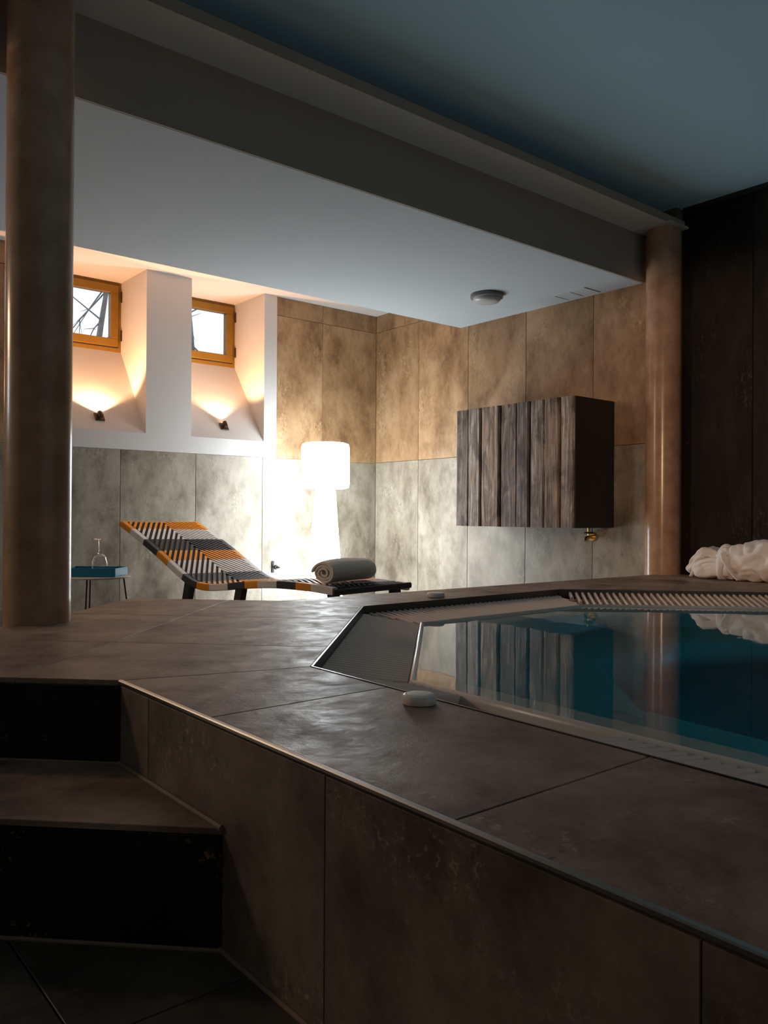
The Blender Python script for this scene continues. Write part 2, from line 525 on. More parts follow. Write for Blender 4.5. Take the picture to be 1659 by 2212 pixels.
# ------------------------------------------------------------------ the room shell
FZ = -0.418                     # floor
XW, XD, YW = 4.937, 5.02, 6.145  # tiled right wall, dark right wall, window wall
X0, Y0 = -2.6, -2.6             # far ends of the room behind the viewpoint
ZC, ZS, ZF, ZR = 2.007, 2.335, 2.465, 2.32   # dropped ceiling, soffit, front ceiling, recess
YA, YC, YE = 3.19, 2.93, 4.98

# floor slab (two pieces, it stops at the pool) with tiles where the photograph shows some
bm = bmesh.new()
add_box(bm, (X0, Y0, FZ - 0.12), (0.727, YW + 0.2, FZ - 0.012))
add_box(bm, (0.727, 2.75, FZ - 0.12), (XD + 0.1, YW + 0.2, FZ - 0.012))
floor = setp(finish(bm, 'floor', M['grout'], recentre=False), kind='structure')
T = 0.64
xs = [0.727, 0.425, -0.215, -0.855, -1.495, -2.135, X0]
ys = [Y0, -1.96, -1.32, -0.68, -0.04, 0.60, 1.24, 1.88]
for i in range(len(xs) - 1):
    for j in range(len(ys) - 1):
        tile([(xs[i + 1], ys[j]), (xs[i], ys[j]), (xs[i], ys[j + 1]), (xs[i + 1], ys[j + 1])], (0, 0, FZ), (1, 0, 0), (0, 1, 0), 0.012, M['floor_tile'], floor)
xs = [XW - T * k for k in range(0, 12)]
xs = [x for x in xs if x > X0] + [X0]
ys = [1.88, 2.52, 3.06, 3.585, 4.225, 4.865, 5.505, YW]
for i in range(len(xs) - 1):
    for j in range(len(ys) - 1):
        if xs[i] > 0.73 and ys[j] < 3.0: continue
        tile([(xs[i + 1], ys[j]), (xs[i], ys[j]), (xs[i], ys[j + 1]), (xs[i + 1], ys[j + 1])], (0, 0, FZ), (1, 0, 0), (0, 1, 0), 0.012, M['face_tile'], floor)

# window wall with its splayed niches
NICHES = [(2.980, 3.669), (1.905, 2.594), (0.28, 0.97)]
YP, YWIN, ZSILL, ZWB = 6.130, 6.658, 1.022, 1.737
bm = bmesh.new()
edges = sorted([e for n in NICHES for e in n])
cuts = [X0] + edges + [XD + 0.1]
for i in range(0, len(cuts), 2):                # solid stretches between niches
    add_box(bm, (cuts[i], YW + 0.012, FZ - 0.1), (cuts[i + 1], YWIN + 0.10, 2.62))
for a, c in NICHES:                             # under the sloping sills
    add_prism(bm, [(a, YW + 0.012, FZ - 0.1), (a, YWIN + 0.10, FZ - 0.1), (a, YWIN + 0.10, ZWB), (a, YWIN, ZWB), (a, YW + 0.012, ZSILL + 0.037)], (c - a, 0, 0))
wall_left = setp(finish(bm, 'wall_left', M['plaster'], recentre=False), kind='structure')
# white plaster panel round each niche group, a little proud of the tiles
for (p0, p1, nn) in ((1.775, 3.797, [(1.905, 2.594), (2.980, 3.669)]), (0.15, 1.10, [(0.28, 0.97)])):
    bm = bmesh.new()
    add_box(bm, (p0, YP, 0.885), (p1, YW + 0.012, ZSILL))
    ed = [p0] + [e for n in nn for e in n] + [p1]
    for i in range(0, len(ed), 2):
        add_box(bm, (ed[i], YP, ZSILL), (ed[i + 1], YW + 0.012, ZR))
    for a, c in nn:     # front lip of the sloping sill
        add_prism(bm, [(a, YP, ZSILL), (a, YW + 0.012, ZSILL), (a, YW + 0.012, ZSILL + 0.037)], (c - a, 0, 0))
    bmesh.ops.remove_doubles(bm, verts=bm.verts, dist=1e-5)
    finish(bm, 'plaster_panel', M['plaster'], wall_left)
UA, VA = (1, 0, 0), (0, 0, 1)
lx = [XW - 0.635 * k for k in range(0, 12)]
lx = [x for x in lx if x > X0] + [X0]
for i in range(len(lx) - 1):
    a, c = lx[i + 1], lx[i]
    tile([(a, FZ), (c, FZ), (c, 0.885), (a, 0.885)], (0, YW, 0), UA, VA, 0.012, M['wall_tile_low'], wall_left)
    for z0, z1 in ((0.885, 2.155), (2.155, ZR)):
        segs = [(a, c)]
        for p0, p1 in ((1.775, 3.797), (0.15, 1.10)):
            nxt = []
            for s0, s1 in segs:
                if s1 <= p0 or s0 >= p1: nxt.append((s0, s1)); continue
                if s0 < p0: nxt.append((s0, p0))
                if s1 > p1: nxt.append((p1, s1))
            segs = nxt
        for s0, s1 in segs:
            if s1 - s0 > 0.03:
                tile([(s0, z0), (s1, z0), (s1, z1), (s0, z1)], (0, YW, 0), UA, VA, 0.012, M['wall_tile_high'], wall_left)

# tiled right wall behind the cabinet
bm = bmesh.new()
add_box(bm, (XW + 0.012, 2.95, FZ - 0.1), (XW + 0.3, YW + 0.1, 2.62))
wall_right = setp(finish(bm, 'wall_right', M['wall_grout'], recentre=False), kind='structure')
ry = [YW, 5.522, 4.887, 4.245, 3.605, 2.95]
for i in range(len(ry) - 1):
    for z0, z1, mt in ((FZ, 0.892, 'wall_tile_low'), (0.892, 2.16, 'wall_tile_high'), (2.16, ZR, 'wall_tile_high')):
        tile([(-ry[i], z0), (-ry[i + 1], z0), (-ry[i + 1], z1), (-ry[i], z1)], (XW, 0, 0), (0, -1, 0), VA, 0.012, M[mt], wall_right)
# dark stretch of wall beside the pool
bm = bmesh.new()
add_box(bm, (XD + 0.012, Y0, FZ - 0.1), (XD + 0.3, 2.96, 2.62))
wall_dark = setp(finish(bm, 'wall_poolside', M['black_paint'], recentre=False), kind='structure')
dy = [2.95, 2.46, 1.97, 1.33, 0.69, 0.05, -0.59, Y0]
for i in range(len(dy) - 1):
    for z0, z1 in ((-0.02, ZF),):
        tile([(-dy[i], z0), (-dy[i + 1], z0), (-dy[i + 1], z1), (-dy[i], z1)], (XD, 0, 0), (0, -1, 0), VA, 0.012, M['dark_tile'], wall_dark, gap=0.006)
# walls out of view that close the room
setp(box('wall_rear', (X0, Y0 - 0.2, FZ - 0.1), (XD + 0.3, Y0, 2.62), M['bulkhead_paint']), kind='structure')
setp(box('wall_entrance', (X0 - 0.2, Y0 - 0.2, FZ - 0.1), (X0, YWIN + 0.1, 2.62), M['bulkhead_paint']), kind='structure')

# ceilings: pale dropped field, the light recess along the windows, the front ceiling over the pool
setp(box('ceiling_dropped', (X0, YA + 0.012, ZC), (XW, YE, 2.60), M['ceiling_paint']), kind='structure')
setp(box('ceiling_recess', (X0, YE, ZR), (XW, YWIN + 0.10, 2.60), M['plaster']), kind='structure')
setp(box('ceiling_pool', (X0, Y0, ZF), (XD, YC + 0.13, 2.62), M['ceiling_blue']), kind='structure')
setp(box('trim_bulkhead', (X0, YA, ZC + 0.001), (XW, YA + 0.012, ZS), M['bulkhead_paint']), kind='structure')
setp(box('trim_soffit', (X0, YC + 0.012, ZS), (XD, YA + 0.012, ZS + 0.045), M['soffit_lit']), kind='structure')
setp(box('trim_flange_edge', (X0, YC, ZS + 0.001), (XD, YC + 0.012, ZS + 0.045), M['bulkhead_paint']), kind='structure')
setp(box('trim_beam_web', (X0, YC + 0.13, ZS + 0.045), (XD, YA + 0.012, 2.62), M['bulkhead_paint']), kind='structure')
setp(box('trim_wall_top', (XD - 0.02, Y0, ZF - 0.03), (XD, YC, ZF), M['black_paint']), kind='structure')

# windows
for k, (a, c) in enumerate(NICHES):
    w = setp(empty('window_%d' % (k + 1), ((a + c) / 2, YWIN, (ZWB + ZR) / 2)), kind='structure')
    z0, z1, y0 = ZWB, ZR, YWIN
    bm = bmesh.new()                                 # outer frame
    t = 0.022
    add_box(bm, (a, y0, z0), (c, y0 + 0.07, z0 + 0.035)); add_box(bm, (a, y0, z1 - t), (c, y0 + 0.07, z1))
    add_box(bm, (a, y0, z0 + 0.035), (a + t, y0 + 0.07, z1 - t)); add_box(bm, (c - t, y0, z0 + 0.035), (c, y0 + 0.07, z1 - t))
    finish(bm, 'window_frame', M['wood_frame'], w, bevel=0.002, seg=1)
    bm = bmesh.new()                                 # opening sash
    ia, ic, i0, i1, b_ = a + t + 0.004, c - t - 0.004, z0 + 0.043, z1 - t - 0.004, 0.066
    add_box(bm, (ia, y0 - 0.016, i0), (ic, y0 + 0.05, i0 + b_)); add_box(bm, (ia, y0 - 0.016, i1 - b_), (ic, y0 + 0.05, i1))
    add_box(bm, (ia, y0 - 0.016, i0 + b_), (ia + b_, y0 + 0.05, i1 - b_)); add_box(bm, (ic - b_, y0 - 0.016, i0 + b_), (ic, y0 + 0.05, i1 - b_))
    finish(bm, 'window_sash', M['wood_frame'], w, bevel=0.004, seg=2)
    box('pane', (ia + b_ - 0.004, y0 + 0.014, i0 + b_ - 0.004), (ic - b_ + 0.004, y0 + 0.020, i1 - b_ + 0.004), M['pane'], w)
    for zz in (i0 + 0.05, i1 - 0.14):
        tube('hinge', [(c - 0.006, y0 - 0.020, zz), (c - 0.006, y0 - 0.020, zz + 0.09)], 0.008, M['bronze'], w)

# outside the windows: snowy bank, bare trees, a post
bm = bmesh.new()
add_prism(bm, [(-6, 7.3, 0.9), (14, 7.3, 0.9), (14, 16, 1.3), (-6, 16, 1.3)], (0, 0, -0.2))
setp(finish(bm, 'ground_outside', M['snow']), kind='structure')


def bare_tree(x, y, z, h, lean, label, seed):
    rnd = random.Random(seed)
    root = setp(empty('bare_tree', (x, y, z)), label, 'tree')
    trunk = [Vector((x, y, z)) + Vector((lean * t * h, 0.05 * math.sin(5 * t), h * t)) for t in (0, .25, .5, .75, 1)]
    tube('trunk', trunk, [0.045, 0.038, 0.03, 0.02, 0.01], M['bark'], root, 8)
    bm = bmesh.new()
    for k in range(26):
        t = rnd.uniform(0.2, 0.98)
        b0 = Vector((x + lean * t * h, y, z + h * t))
        d = Vector((rnd.uniform(-1, 1), rnd.uniform(-.5, .5), rnd.uniform(-0.7, 0.8))).normalized()
        ln = rnd.uniform(0.35, 0.9)
        p = [b0, b0 + d * ln * .5 + Vector((0, 0, rnd.uniform(-.05, .05))), b0 + d * ln]
        add_tube(bm, p, [0.010, 0.006, 0.003], 5)
        for q in range(2):
            s0 = p[1]; d2 = (d + Vector((rnd.uniform(-.8, .8), 0, rnd.uniform(-.8, .8)))).normalized()
            add_tube(bm, [s0, s0 + d2 * ln * .4], [0.005, 0.002], 4)
    finish(bm, 'branches', M['bark'], root)
    return root


bare_tree(2.93, 8.4, 1.2, 2.3, 0.12, 'thin bare tree with crossing twigs outside the left ochre window', 3)
bare_tree(4.15, 8.2, 1.2, 2.1, -0.14, 'bare tree leaning outside the right ochre window', 9)


# ------------------------------------------------------------------ raised pool platform
F_ = (0.727, 1.841); A_ = (1.168, 1.714); B_ = (2.106, 2.706); C_ = (3.426, 2.712); Dd = (4.376, 1.77)
E_ = (1.165, 0.44)
G_ = (0.208, 2.360); H_ = (1.450, 3.600); K_ = (1.945, 3.105); F2 = (0.539, 2.029); H2 = (1.780, 3.270)
J1, J2 = (1.382, 1.941), (1.822, 2.406)
K1, K2 = (0.917, 2.406), (1.370, 2.859)
L1, L2 = (0.587, 2.736), (1.040, 3.189)
XE = 5.005
YS = -1.4
deck = [
    [F_, (0.727, 1.405), (1.168, 1.405), A_], [(0.727, 0.74), (1.168, 0.74), (1.168, 1.405), (0.727, 1.405)],
    [(0.727, 0.08), (1.165, 0.08), (1.165, 0.44), (1.168, 0.74), (0.727, 0.74)], [(0.727, -0.58), (1.165, -0.58), (1.165, 0.08), (0.727, 0.08)],
    [(0.727, YS), (1.165, YS), (1.165, -0.58), (0.727, -0.58)],
    [F_, A_, J1, K1, F2], [K1, J1, J2, K2], [K2, J2, B_, K_, H2],
    [G_, F2, K1, L1], [L1, K1, K2, L2], [L2, K2, H2, H_],
    [B_, (2.62, 2.708), (2.62, 3.089), K_], [(2.62, 2.708), (3.26, 2.711), (3.26, 3.072), (2.62, 3.089)],
    [(3.26, 2.711), C_, (3.90, 2.242), (3.90, 3.056), (3.26, 3.072)], [(3.90, 2.242), Dd, (4.54, 1.77), (4.54, 3.040), (3.90, 3.056)],
    [(4.54, 1.77), (XE, 1.77), (XE, 3.030), (4.54, 3.040)],
    [(4.376, 1.13), (XE, 1.13), (XE, 1.77), (4.376, 1.77)], [(4.376, 0.44), (XE, 0.44), (XE, 1.13), (4.376, 1.13)],
    [(4.376, YS), (XE, YS), (XE, 0.44), (4.376, 0.44)],
    [E_, (1.165, YS), (2.106, YS), (2.106, -0.5)], [(2.106, -0.5), (2.106, YS), (3.436, YS), (3.436, -0.5)], [(3.436, -0.5), (3.436, YS), (4.376, YS), (4.376, 0.44)],
]
platform = setp(empty('pool_platform', (1.5, 1.5, FZ)), 'raised brown tiled platform with two steps around the octagonal pool', 'platform', kind='structure')
bm = bmesh.new()
for p in deck:
    add_prism(bm, [(x, y, -0.012) for x, y in p], (0, 0, FZ + 0.012))
finish(bm, 'core', M['grout'], platform)
for p in deck:
    tile(p, (0, 0, 0), (1, 0, 0), (0, 1, 0), 0.012, M['deck_tile'], platform, gap=0.003)
# front face tiles
fy = [1.841, 1.682, 1.018, 0.401, -0.24, -0.88, YS]
for i in range(len(fy) - 1):
    tile([(-fy[i], FZ), (-fy[i + 1], FZ), (-fy[i + 1], -0.012), (-fy[i], -0.012)], (0.722, 0, 0), (0, -1, 0), (0, 0, 1), 0.004, M['face_tile'], platform, gap=0.0022, cham=0.0008)
# steel edge profile along the front edge, thin round nose
bm = bmesh.new()
prof = [(0.7275, -0.0085), (0.7205, -0.0085), (0.719, -0.0065), (0.7192, -0.002), (0.7208, 0.0002), (0.7275, 0.0008)]
add_prism(bm, [(x, 1.848, z) for x, z in prof], (0, YS - 1.848, 0))
finish(bm, 'edge_trim', plain('edge_steel', (0.36, 0.35, 0.33), 0.3, 1.0), platform)

# steps: tread at -0.193, risers at 45 degrees
R2 = math.sqrt(0.5)


def uv(u, v): return ((u - v) * R2, (u + v) * R2)


us, ur = 1.816, 1.466          # planes of the top and the second riser
vE = 1.52
Z1 = -0.193
v_a, v_b = us - 2 * 0.0 - 0.727 / R2, ur - 0.727 / R2       # where they meet the front face x = .727
tread = [uv(ur, ur - 0.727 / R2), uv(us, us - 0.727 / R2), uv(us, vE), uv(ur, vE)]
# the tread and its core
bm = bmesh.new()
add_prism(bm, [(x, y, Z1 - 0.012) for x, y in tread], (0, 0, FZ - Z1 + 0.012))
finish(bm, 'step_core', M['grout'], platform)
vm = 1.06
va_, vb_ = ur - 0.727 / R2, us - 0.727 / R2
for q in ([uv(ur - 0.006, va_), uv(us, vb_), uv(us, vm), uv(ur - 0.006, vm)], [uv(ur - 0.006, vm), uv(us, vm), uv(us, vE), uv(ur - 0.006, vE)]):
    tile(q, (0, 0, Z1), (1, 0, 0), (0, 1, 0), 0.012, M['deck_tile'], platform)
# risers (front towards the viewer)
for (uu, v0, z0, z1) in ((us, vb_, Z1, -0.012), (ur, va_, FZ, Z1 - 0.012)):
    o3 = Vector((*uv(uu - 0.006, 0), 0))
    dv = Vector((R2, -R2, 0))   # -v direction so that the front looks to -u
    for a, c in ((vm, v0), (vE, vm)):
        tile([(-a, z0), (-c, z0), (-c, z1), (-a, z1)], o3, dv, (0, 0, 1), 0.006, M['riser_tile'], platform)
# pale silicone bead where tread and floor meet the front face
bm = bmesh.new()
p0, p1 = uv(us, vb_), uv(ur, va_)
add_tube(bm, [(p0[0] - 0.008, p0[1], Z1 + 0.002), (p1[0] - 0.008, p1[1] - 0.004, Z1 + 0.002)], 0.006, 6)
add_tube(bm, [(p1[0] - 0.008, p1[1], FZ + 0.002), (p1[0] - 0.008, YS, FZ + 0.002)], 0.006, 6)
q0, q1 = uv(us - 0.010, vb_), uv(us - 0.010, vE)
add_tube(bm, [(q0[0], q0[1], Z1 + 0.001), (q1[0], q1[1], Z1 + 0.001)], 0.005, 6)
q0, q1 = uv(ur - 0.010, va_), uv(ur - 0.010, vE)
add_tube(bm, [(q0[0], q0[1], FZ + 0.001), (q1[0], q1[1], FZ + 0.001)], 0.005, 6)
finish(bm, 'joint_bead', plain('silicone', (0.27, 0.185, 0.12), 0.7), platform)
# steel rim around the pool opening
OCT = [A_, B_, C_, Dd, (4.376, 0.44), (3.436, -0.5), (2.106, -0.5), E_]
OCT = list(reversed(OCT))       # counter-clockwise


def ring_strip(bm, d0, z0, d1, z1):
    P, Q = offset_poly(OCT, d0), offset_poly(OCT, d1)
    a = [bm.verts.new((x, y, z0)) for x, y in P]; b = [bm.verts.new((x, y, z1)) for x, y in Q]
    for i in range(8):
        j = (i + 1) % 8
        bm.faces.new([a[i], a[j], b[j], b[i]])


bm = bmesh.new()
for s in ((0.001, -0.012, 0.001, 0.0015), (0.001, 0.0015, 0.006, 0.0015), (0.006, 0.0015, 0.006, -0.05), (0.006, -0.05, 0.001, -0.05)):
    ring_strip(bm, *s)
bmesh.ops.remove_doubles(bm, verts=bm.verts, dist=1e-5)
finish(bm, 'pool_rim', M['dark_metal'], platform)

# ------------------------------------------------------------------ pool
GZ = -0.055
pool = setp(empty('pool', (2.771, 1.105, FZ)), 'octagonal whirlpool basin with pale overflow lip sunk in the tiled platform', 'pool')
bm = bmesh.new()
PR = [(0.002, -0.05), (0.004, -0.24), (0.240, -0.24), (0.246, -0.064), (0.249, -0.052), (0.255, -0.048), (0.261, -0.050), (0.267, -0.059), (0.29, -0.072),
      (0.375, -0.088), (0.395, -0.105), (0.43, -0.18), (0.47, -0.47), (0.49, -0.50), (0.88, -0.52), (0.91, -0.54), (0.97, -0.95), (1.0, -0.98)]
rings = []
for d, z in PR:
    rings.append([bm.verts.new((x, y, z)) for x, y in offset_poly(OCT, d)])
for a, b in zip(rings, rings[1:]):
    for i in range(8):
        j = (i + 1) % 8
        bm.faces.new([a[i], a[j], b[j], b[i]])
bm.faces.new(rings[-1])
bs = finish(bm, 'basin', M['shell'], pool)
shade(bs, 50)
bm = bmesh.new()
add_prism(bm, [(x, y, -0.0565) for x, y in offset_poly(OCT, 0.2645)], (0, 0, -1.05))
setp(finish(bm, 'pool_water', M['water']), 'calm teal water filling the octagonal pool and mirroring the room', 'water')

# overflow gratings, one per side, each bar on its own
PITCH, GW = 0.032, 0.246     # the bars fall a little towards the water


def bar_mesh():
    bm = bmesh.new()
    # local: x along the bar (0..1 scaled), rounded top
    pr = [(-0.0076, -0.022), (0.0076, -0.022), (0.0078, -0.009), (0.0068, -0.004), (0.004, -0.0008), (0, 0.0005), (-0.004, -0.0008), (-0.0068, -0.004), (-0.0078, -0.009)]
    add_prism(bm, [(0, y, z) for y, z in pr], (1, 0, 0))
    bmesh.ops.recalc_face_normals(bm, faces=bm.faces)
    me = bpy.data.meshes.new('bar')
    bm.to_mesh(me); bm.free()
    me.materials.append(M['grate'])
    return me


BAR = bar_mesh()


def grating(p, q, label, s0=None, s1=None, zo=-0.028):
    """p -> q: outer edge of a side, inside of the pool to the left of p->q"""
    p, q = Vector(p), Vector(q)
    L_ = (q - p).length
    t = (q - p).normalized(); n = Vector((-t.y, t.x))
    s0 = 0.0 if s0 is None else s0
    s1 = L_ if s1 is None else s1
    mid = p + t * (s0 + s1) / 2 + n * 0.12
    g = setp(empty('pool_grating', (mid.x, mid.y, GZ - 0.014)), label, 'grating', 'overflow gratings around the pool')
    ext = math.tan(22.5 * D2R)
    k0 = int(math.ceil((s0 + 0.012) / PITCH)); k1 = int((s1 - 0.012) / PITCH)
    for k in range(k0, k1 + 1):
        s = k * PITCH
        ln = min(GW, (s - 0.016) / ext, (L_ - s - 0.016) / ext)
        if ln < 0.03: continue
        o = bpy.data.objects.new('bar', BAR)
        COL.objects.link(o)
        o.parent = g
        b0 = p + t * s + n * 0.008
        o.location = (b0.x - mid.x, b0.y - mid.y, zo - GZ + 0.014)
        o.rotation_euler = (0, math.atan2(zo - GZ, GW), math.atan2(n.y, n.x))
        o.scale = (ln - 0.008, 1, 1)
    bm = bmesh.new()
    for off in (0.075, 0.180):       # connecting strips under the bars
        a0, a1 = max(s0, off * ext + 0.01), min(s1, L_ - off * ext - 0.01)
        c0 = p + t * a0 + n * (off - 0.006); c1 = p + t * a1 + n * (off - 0.006); w = n * 0.012
        zz = zo + (GZ - zo) * off / GW - 0.019
        add_prism(bm, [(c0.x, c0.y, zz), (c1.x, c1.y, zz), (c1.x + w.x, c1.y + w.y, zz), (c0.x + w.x, c0.y + w.y, zz)], (0, 0, -0.02))
    finish(bm, 'connecting_strip', M['grate'], g)
    return g


# inside lies to the left when walking the opening counter-clockwise
grating(B_, A_, 'pale slatted pool grating on the slanted side nearest the lounger')
grating(C_, B_, 'long pale pool grating along the deck edge facing the wooden cabinet')
grating(Dd, C_, 'white pool grating on the far slanted side in front of the bathrobe', zo=-0.012)
LN = (Vector(A_) - Vector(E_)).length
grating(A_, E_, 'short run of pool grating beside the white round button', 0.0, 0.31, -0.016)
grating(A_, E_, 'pool grating along the front deck strip at the frame edge', 0.745, LN, -0.016)
grating((4.376, 0.44), Dd, 'pool grating along the dark wall past the bathrobe')


# round air buttons on the deck
def pool_button(x, y, r, h, label):
    b = setp(empty('pool_button', (x, y, 0)), label, 'button', 'round buttons on the pool deck')
    lathe('button_housing', [(0, 0.0015), (r * .97, 0.0015), (r, h * .25), (r, h * .62), (r * .93, h * .9), (r * .80, h), (r * .78, h * .94), (0, h * .94)], (x, y, 0), M['button'], b, 32)
    lathe('push_cap', [(r * .76, h * .9), (r * .74, h * 1.0), (r * .5, h * 1.06), (0, h * 1.08)], (x, y, 0), M['button'], b, 32)


pool_button(1.118, 1.243, 0.036, 0.021, 'white round pool button on the deck tiles in front of the water')
pool_button(2.62, 2.80, 0.042, 0.022, 'white round pool button on the far deck strip behind the grating')


# ------------------------------------------------------------------ columns
def column(x, y, z0, z1, r, label, cap=True):
    c = setp(empty('column', (x, y, z0)), label, 'column', kind='structure')
    prof = [(0, z0)] + [(r, z0 + (z1 - z0) * k / 12) for k in range(13)] + [(0, z1)]
    lathe('shaft', prof, (x, y, 0), M['column'], c, 64)
    if cap:
        bm = bmesh.new()
        add_box(bm, (x - r - 0.02, y - r - 0.02, z1), (x + r + 0.02, y + r + 0.02, z1 + 0.012))
        finish(bm, 'cap_plate', M['plaster'], c)


column(0.876, 3.013, FZ, ZS - 0.012, 0.1125, 'round polished stone column on the left edge of the platform')
column(4.935, 3.035, FZ, ZS - 0.012, 0.114, 'round polished stone column at the far corner beside the cabinet')

# ------------------------------------------------------------------ niche spots
sd = Vector((0, YWIN - YW, ZWB - 1.04)).normalized()     # up the sloping sill
sn = Vector((0, -sd.z, sd.y))


def sill_point(x, s): return Vector((x, YW + 0.012, ZSILL + 0.037)) + sd * s


def sconce(x, s, label, power, half=74, lean=0.0, tip=0.1):
    c = sill_point(x, s)
    r = setp(empty('niche_spot', c), label, 'spotlight', 'spotlights on the window sills')
    r.location = c
    ax = Vector((1, 0, 0))
    bm = bmesh.new()
    h = 0.037
    add_prism(bm, [c + ax * a + sd * b + sn * 0.0005 for a, b in ((-h, -h), (h, -h), (h, h), (-h, h))], sn * 0.009)
    finish(bm, 'base_plate', M['bronze'], r, bevel=0.002, seg=1)
    tube('arm', [c + sn * 0.008, c + sn * 0.016 - sd * 0.004, c + sn * 0.026], 0.006, M['bronze'], r)
    hd = c + sn * 0.034
    bm = bmesh.new()
    axd = (sd + ax * lean).normalized()
    add_lathe(bm, [(0, -0.026), (0.014, -0.026), (0.017, -0.022), (0.017, 0.026), (0.0145, 0.026), (0.0145, 0.018), (0, 0.018)], hd, 20, axd)
    o = finish(bm, 'lamp_head', M['bronze'], r); shade(o, 40)
    bm = bmesh.new()
    add_lathe(bm, [(0, 0.019), (0.013, 0.019), (0.011, 0.0225), (0, 0.024)], hd, 16, axd)
    finish(bm, 'bulb', M['bulb_glow'], r)
    l = light('niche_spot_light', 'SPOT', hd + axd * 0.036 + sn * 0.004, power, (1.0, 0.50, 0.24), spot_size=2 * half * D2R, spot_blend=0.35, shadow_soft_size=0.012)
    aim(l, axd + sn * tip)
    return r


sconce(2.251, 0.085, 'small bronze spotlight glowing on the sill of the left niche', SPOT_W, 62, 0.0, 0.12)
sconce(3.322, 0.09, 'small bronze spotlight on the sill of the right niche by the pier', SPOT_W * 0.9, 62, 0.0, 0.62)
l3 = light('niche_spot_light', 'SPOT', sill_point(0.62, 0.13) + sn * 0.05, SPOT_W, (1.0, 0.50, 0.24), spot_size=140 * D2R, spot_blend=0.35, shadow_soft_size=0.012)
aim(l3, sd - sn * 0.25)

# ------------------------------------------------------------------ floor lamp
lx_, ly_ = 3.955, 5.60
lamp = setp(empty('floor_lamp', (lx_, ly_, FZ)), 'glowing white floor lamp with drum shade behind the lounger foot', 'lamp')
lathe('lamp_body', [(0, FZ), (0.154, FZ), (0.161, FZ + 0.012), (0.154, FZ + 0.06), (0.131, 0.0), (0.109, 0.3), (0.087, 0.592), (0, 0.605)], (lx_, ly_, 0), M['lamp_glow'], lamp, 40)
lathe('lamp_shade', [(0, 0.606), (0.175, 0.606), (0.198, 0.616), (0.2035, 0.645), (0.2035, 0.952), (0.196, 0.980), (0.17, 0.990), (0, 0.994)], (lx_, ly_, 0), M['lamp_glow'], lamp, 40)

# ------------------------------------------------------------------ wall cabinet
CX, CZ0, CZ1, CYR, CYL = 4.473, 0.305, 1.208, 3.420, 4.567
cab = setp(empty('wall_cabinet', (4.7, 4.0, CZ0)), 'weathered plank wall cabinet with black sides hung on the tiled wall', 'cabinet')
box('carcass', (CX + 0.020, CYR, CZ0), (XW, CYL, CZ1), M['black_paint'], cab, bevel=0.002, seg=1)
bY = [4.567, 4.424, 4.291, 4.101, 3.934, 3.812, 3.677, 3.543, 3.422]
depth = [0.002, 0.013, 0.008, -0.002, 0.012, 0.005, 0.011, 0.003]
rnd = random.Random(5)
for i in range(8):
    y1, y0 = bY[i] - 0.0040, bY[i + 1] + 0.0040
    bm = bmesh.new()
    xf = CX + 0.004 - depth[i] + 0.004
    nseg = 10
    rows = []
    for k in range(nseg + 1):                     # slightly uneven long edges
        z = CZ0 + (CZ1 - CZ0) * k / nseg
        j0, j1 = rnd.uniform(-0.0025, 0.0025), rnd.uniform(-0.0025, 0.0025)
        rows.append([bm.verts.new(c_) for c_ in ((CX + 0.022, y0, z), (xf + 0.009, y0 + j0, z), (xf, y0 + 0.012 + j0, z),
                                                   (xf - rnd.uniform(0, .0015), (y0 + y1) / 2, z), (xf, y1 - 0.012 + j1, z), (xf + 0.009, y1 + j1, z), (CX + 0.022, y1, z))])
    for A, B in zip(rows, rows[1:]):
        for k in range(6): bm.faces.new([A[k], A[k + 1], B[k + 1], B[k]])
        bm.faces.new([A[6], A[0], B[0], B[6]])
    bm.faces.new(rows[0]); bm.faces.new(rows[-1])
    finish(bm, 'plank', M[('old_wood_dark', 'old_wood', 'old_wood_brown', 'old_wood_dark', 'old_wood', 'old_wood', 'old_wood_brown', 'old_wood')[i]], cab)

# brass valve on the wall below the cabinet
vx, vy, vz = XW, 3.60, 0.235
val = setp(empty('brass_valve', (XW, 3.60, vz)), 'small brass valve sticking out under the wooden wall cabinet', 'valve')
lathe('wall_flange', [(0, 0), (0.032, 0), (0.034, 0.004), (0.03, 0.010), (0, 0.012)], (XW, vy, vz), M['brass'], val, 24, (-1, 0, 0))
tube('spout', [(XW - 0.008, vy, vz), (XW - 0.05, vy, vz), (XW - 0.078, vy, vz - 0.006), (XW - 0.085, vy, vz - 0.03)], 0.013, M['brass'], val, 12)
tube('stem', [(XW - 0.05, vy, vz + 0.008), (XW - 0.05, vy, vz + 0.068)], 0.009, M['brass'], val, 10)
bm = bmesh.new()
pts = [(XW - 0.05 + 0.030 * math.cos(a), vy + 0.030 * math.sin(a), vz + 0.03) for a in (2 * math.pi * k / 16 for k in range(17))]
add_tube(bm, pts, 0.006, 6, caps=False)
finish(bm, 'handwheel', M['bronze'], val)

# wall tap seen against the glare behind the lounger
tx, tz = 3.775, -0.078
tap = setp(empty('wall_tap', (tx, YW, tz)), 'small dark wall tap in the glare left of the white floor lamp', 'tap')
box('back_plate', (tx - 0.012, YW - 0.012, tz - 0.052), (tx + 0.012, YW, tz + 0.052), M['black_paint'], tap, bevel=0.002, seg=1)
tube('spindle', [(tx, YW - 0.006, tz), (tx, YW - 0.12, tz)], 0.007, M['black_paint'], tap)
lathe('knob', [(0, 0.045), (0.018, 0.045), (0.022, 0.055), (0.018, 0.07), (0, 0.072)], (tx, YW, tz), M['black_paint'], tap, 16, (0, -1, 0))

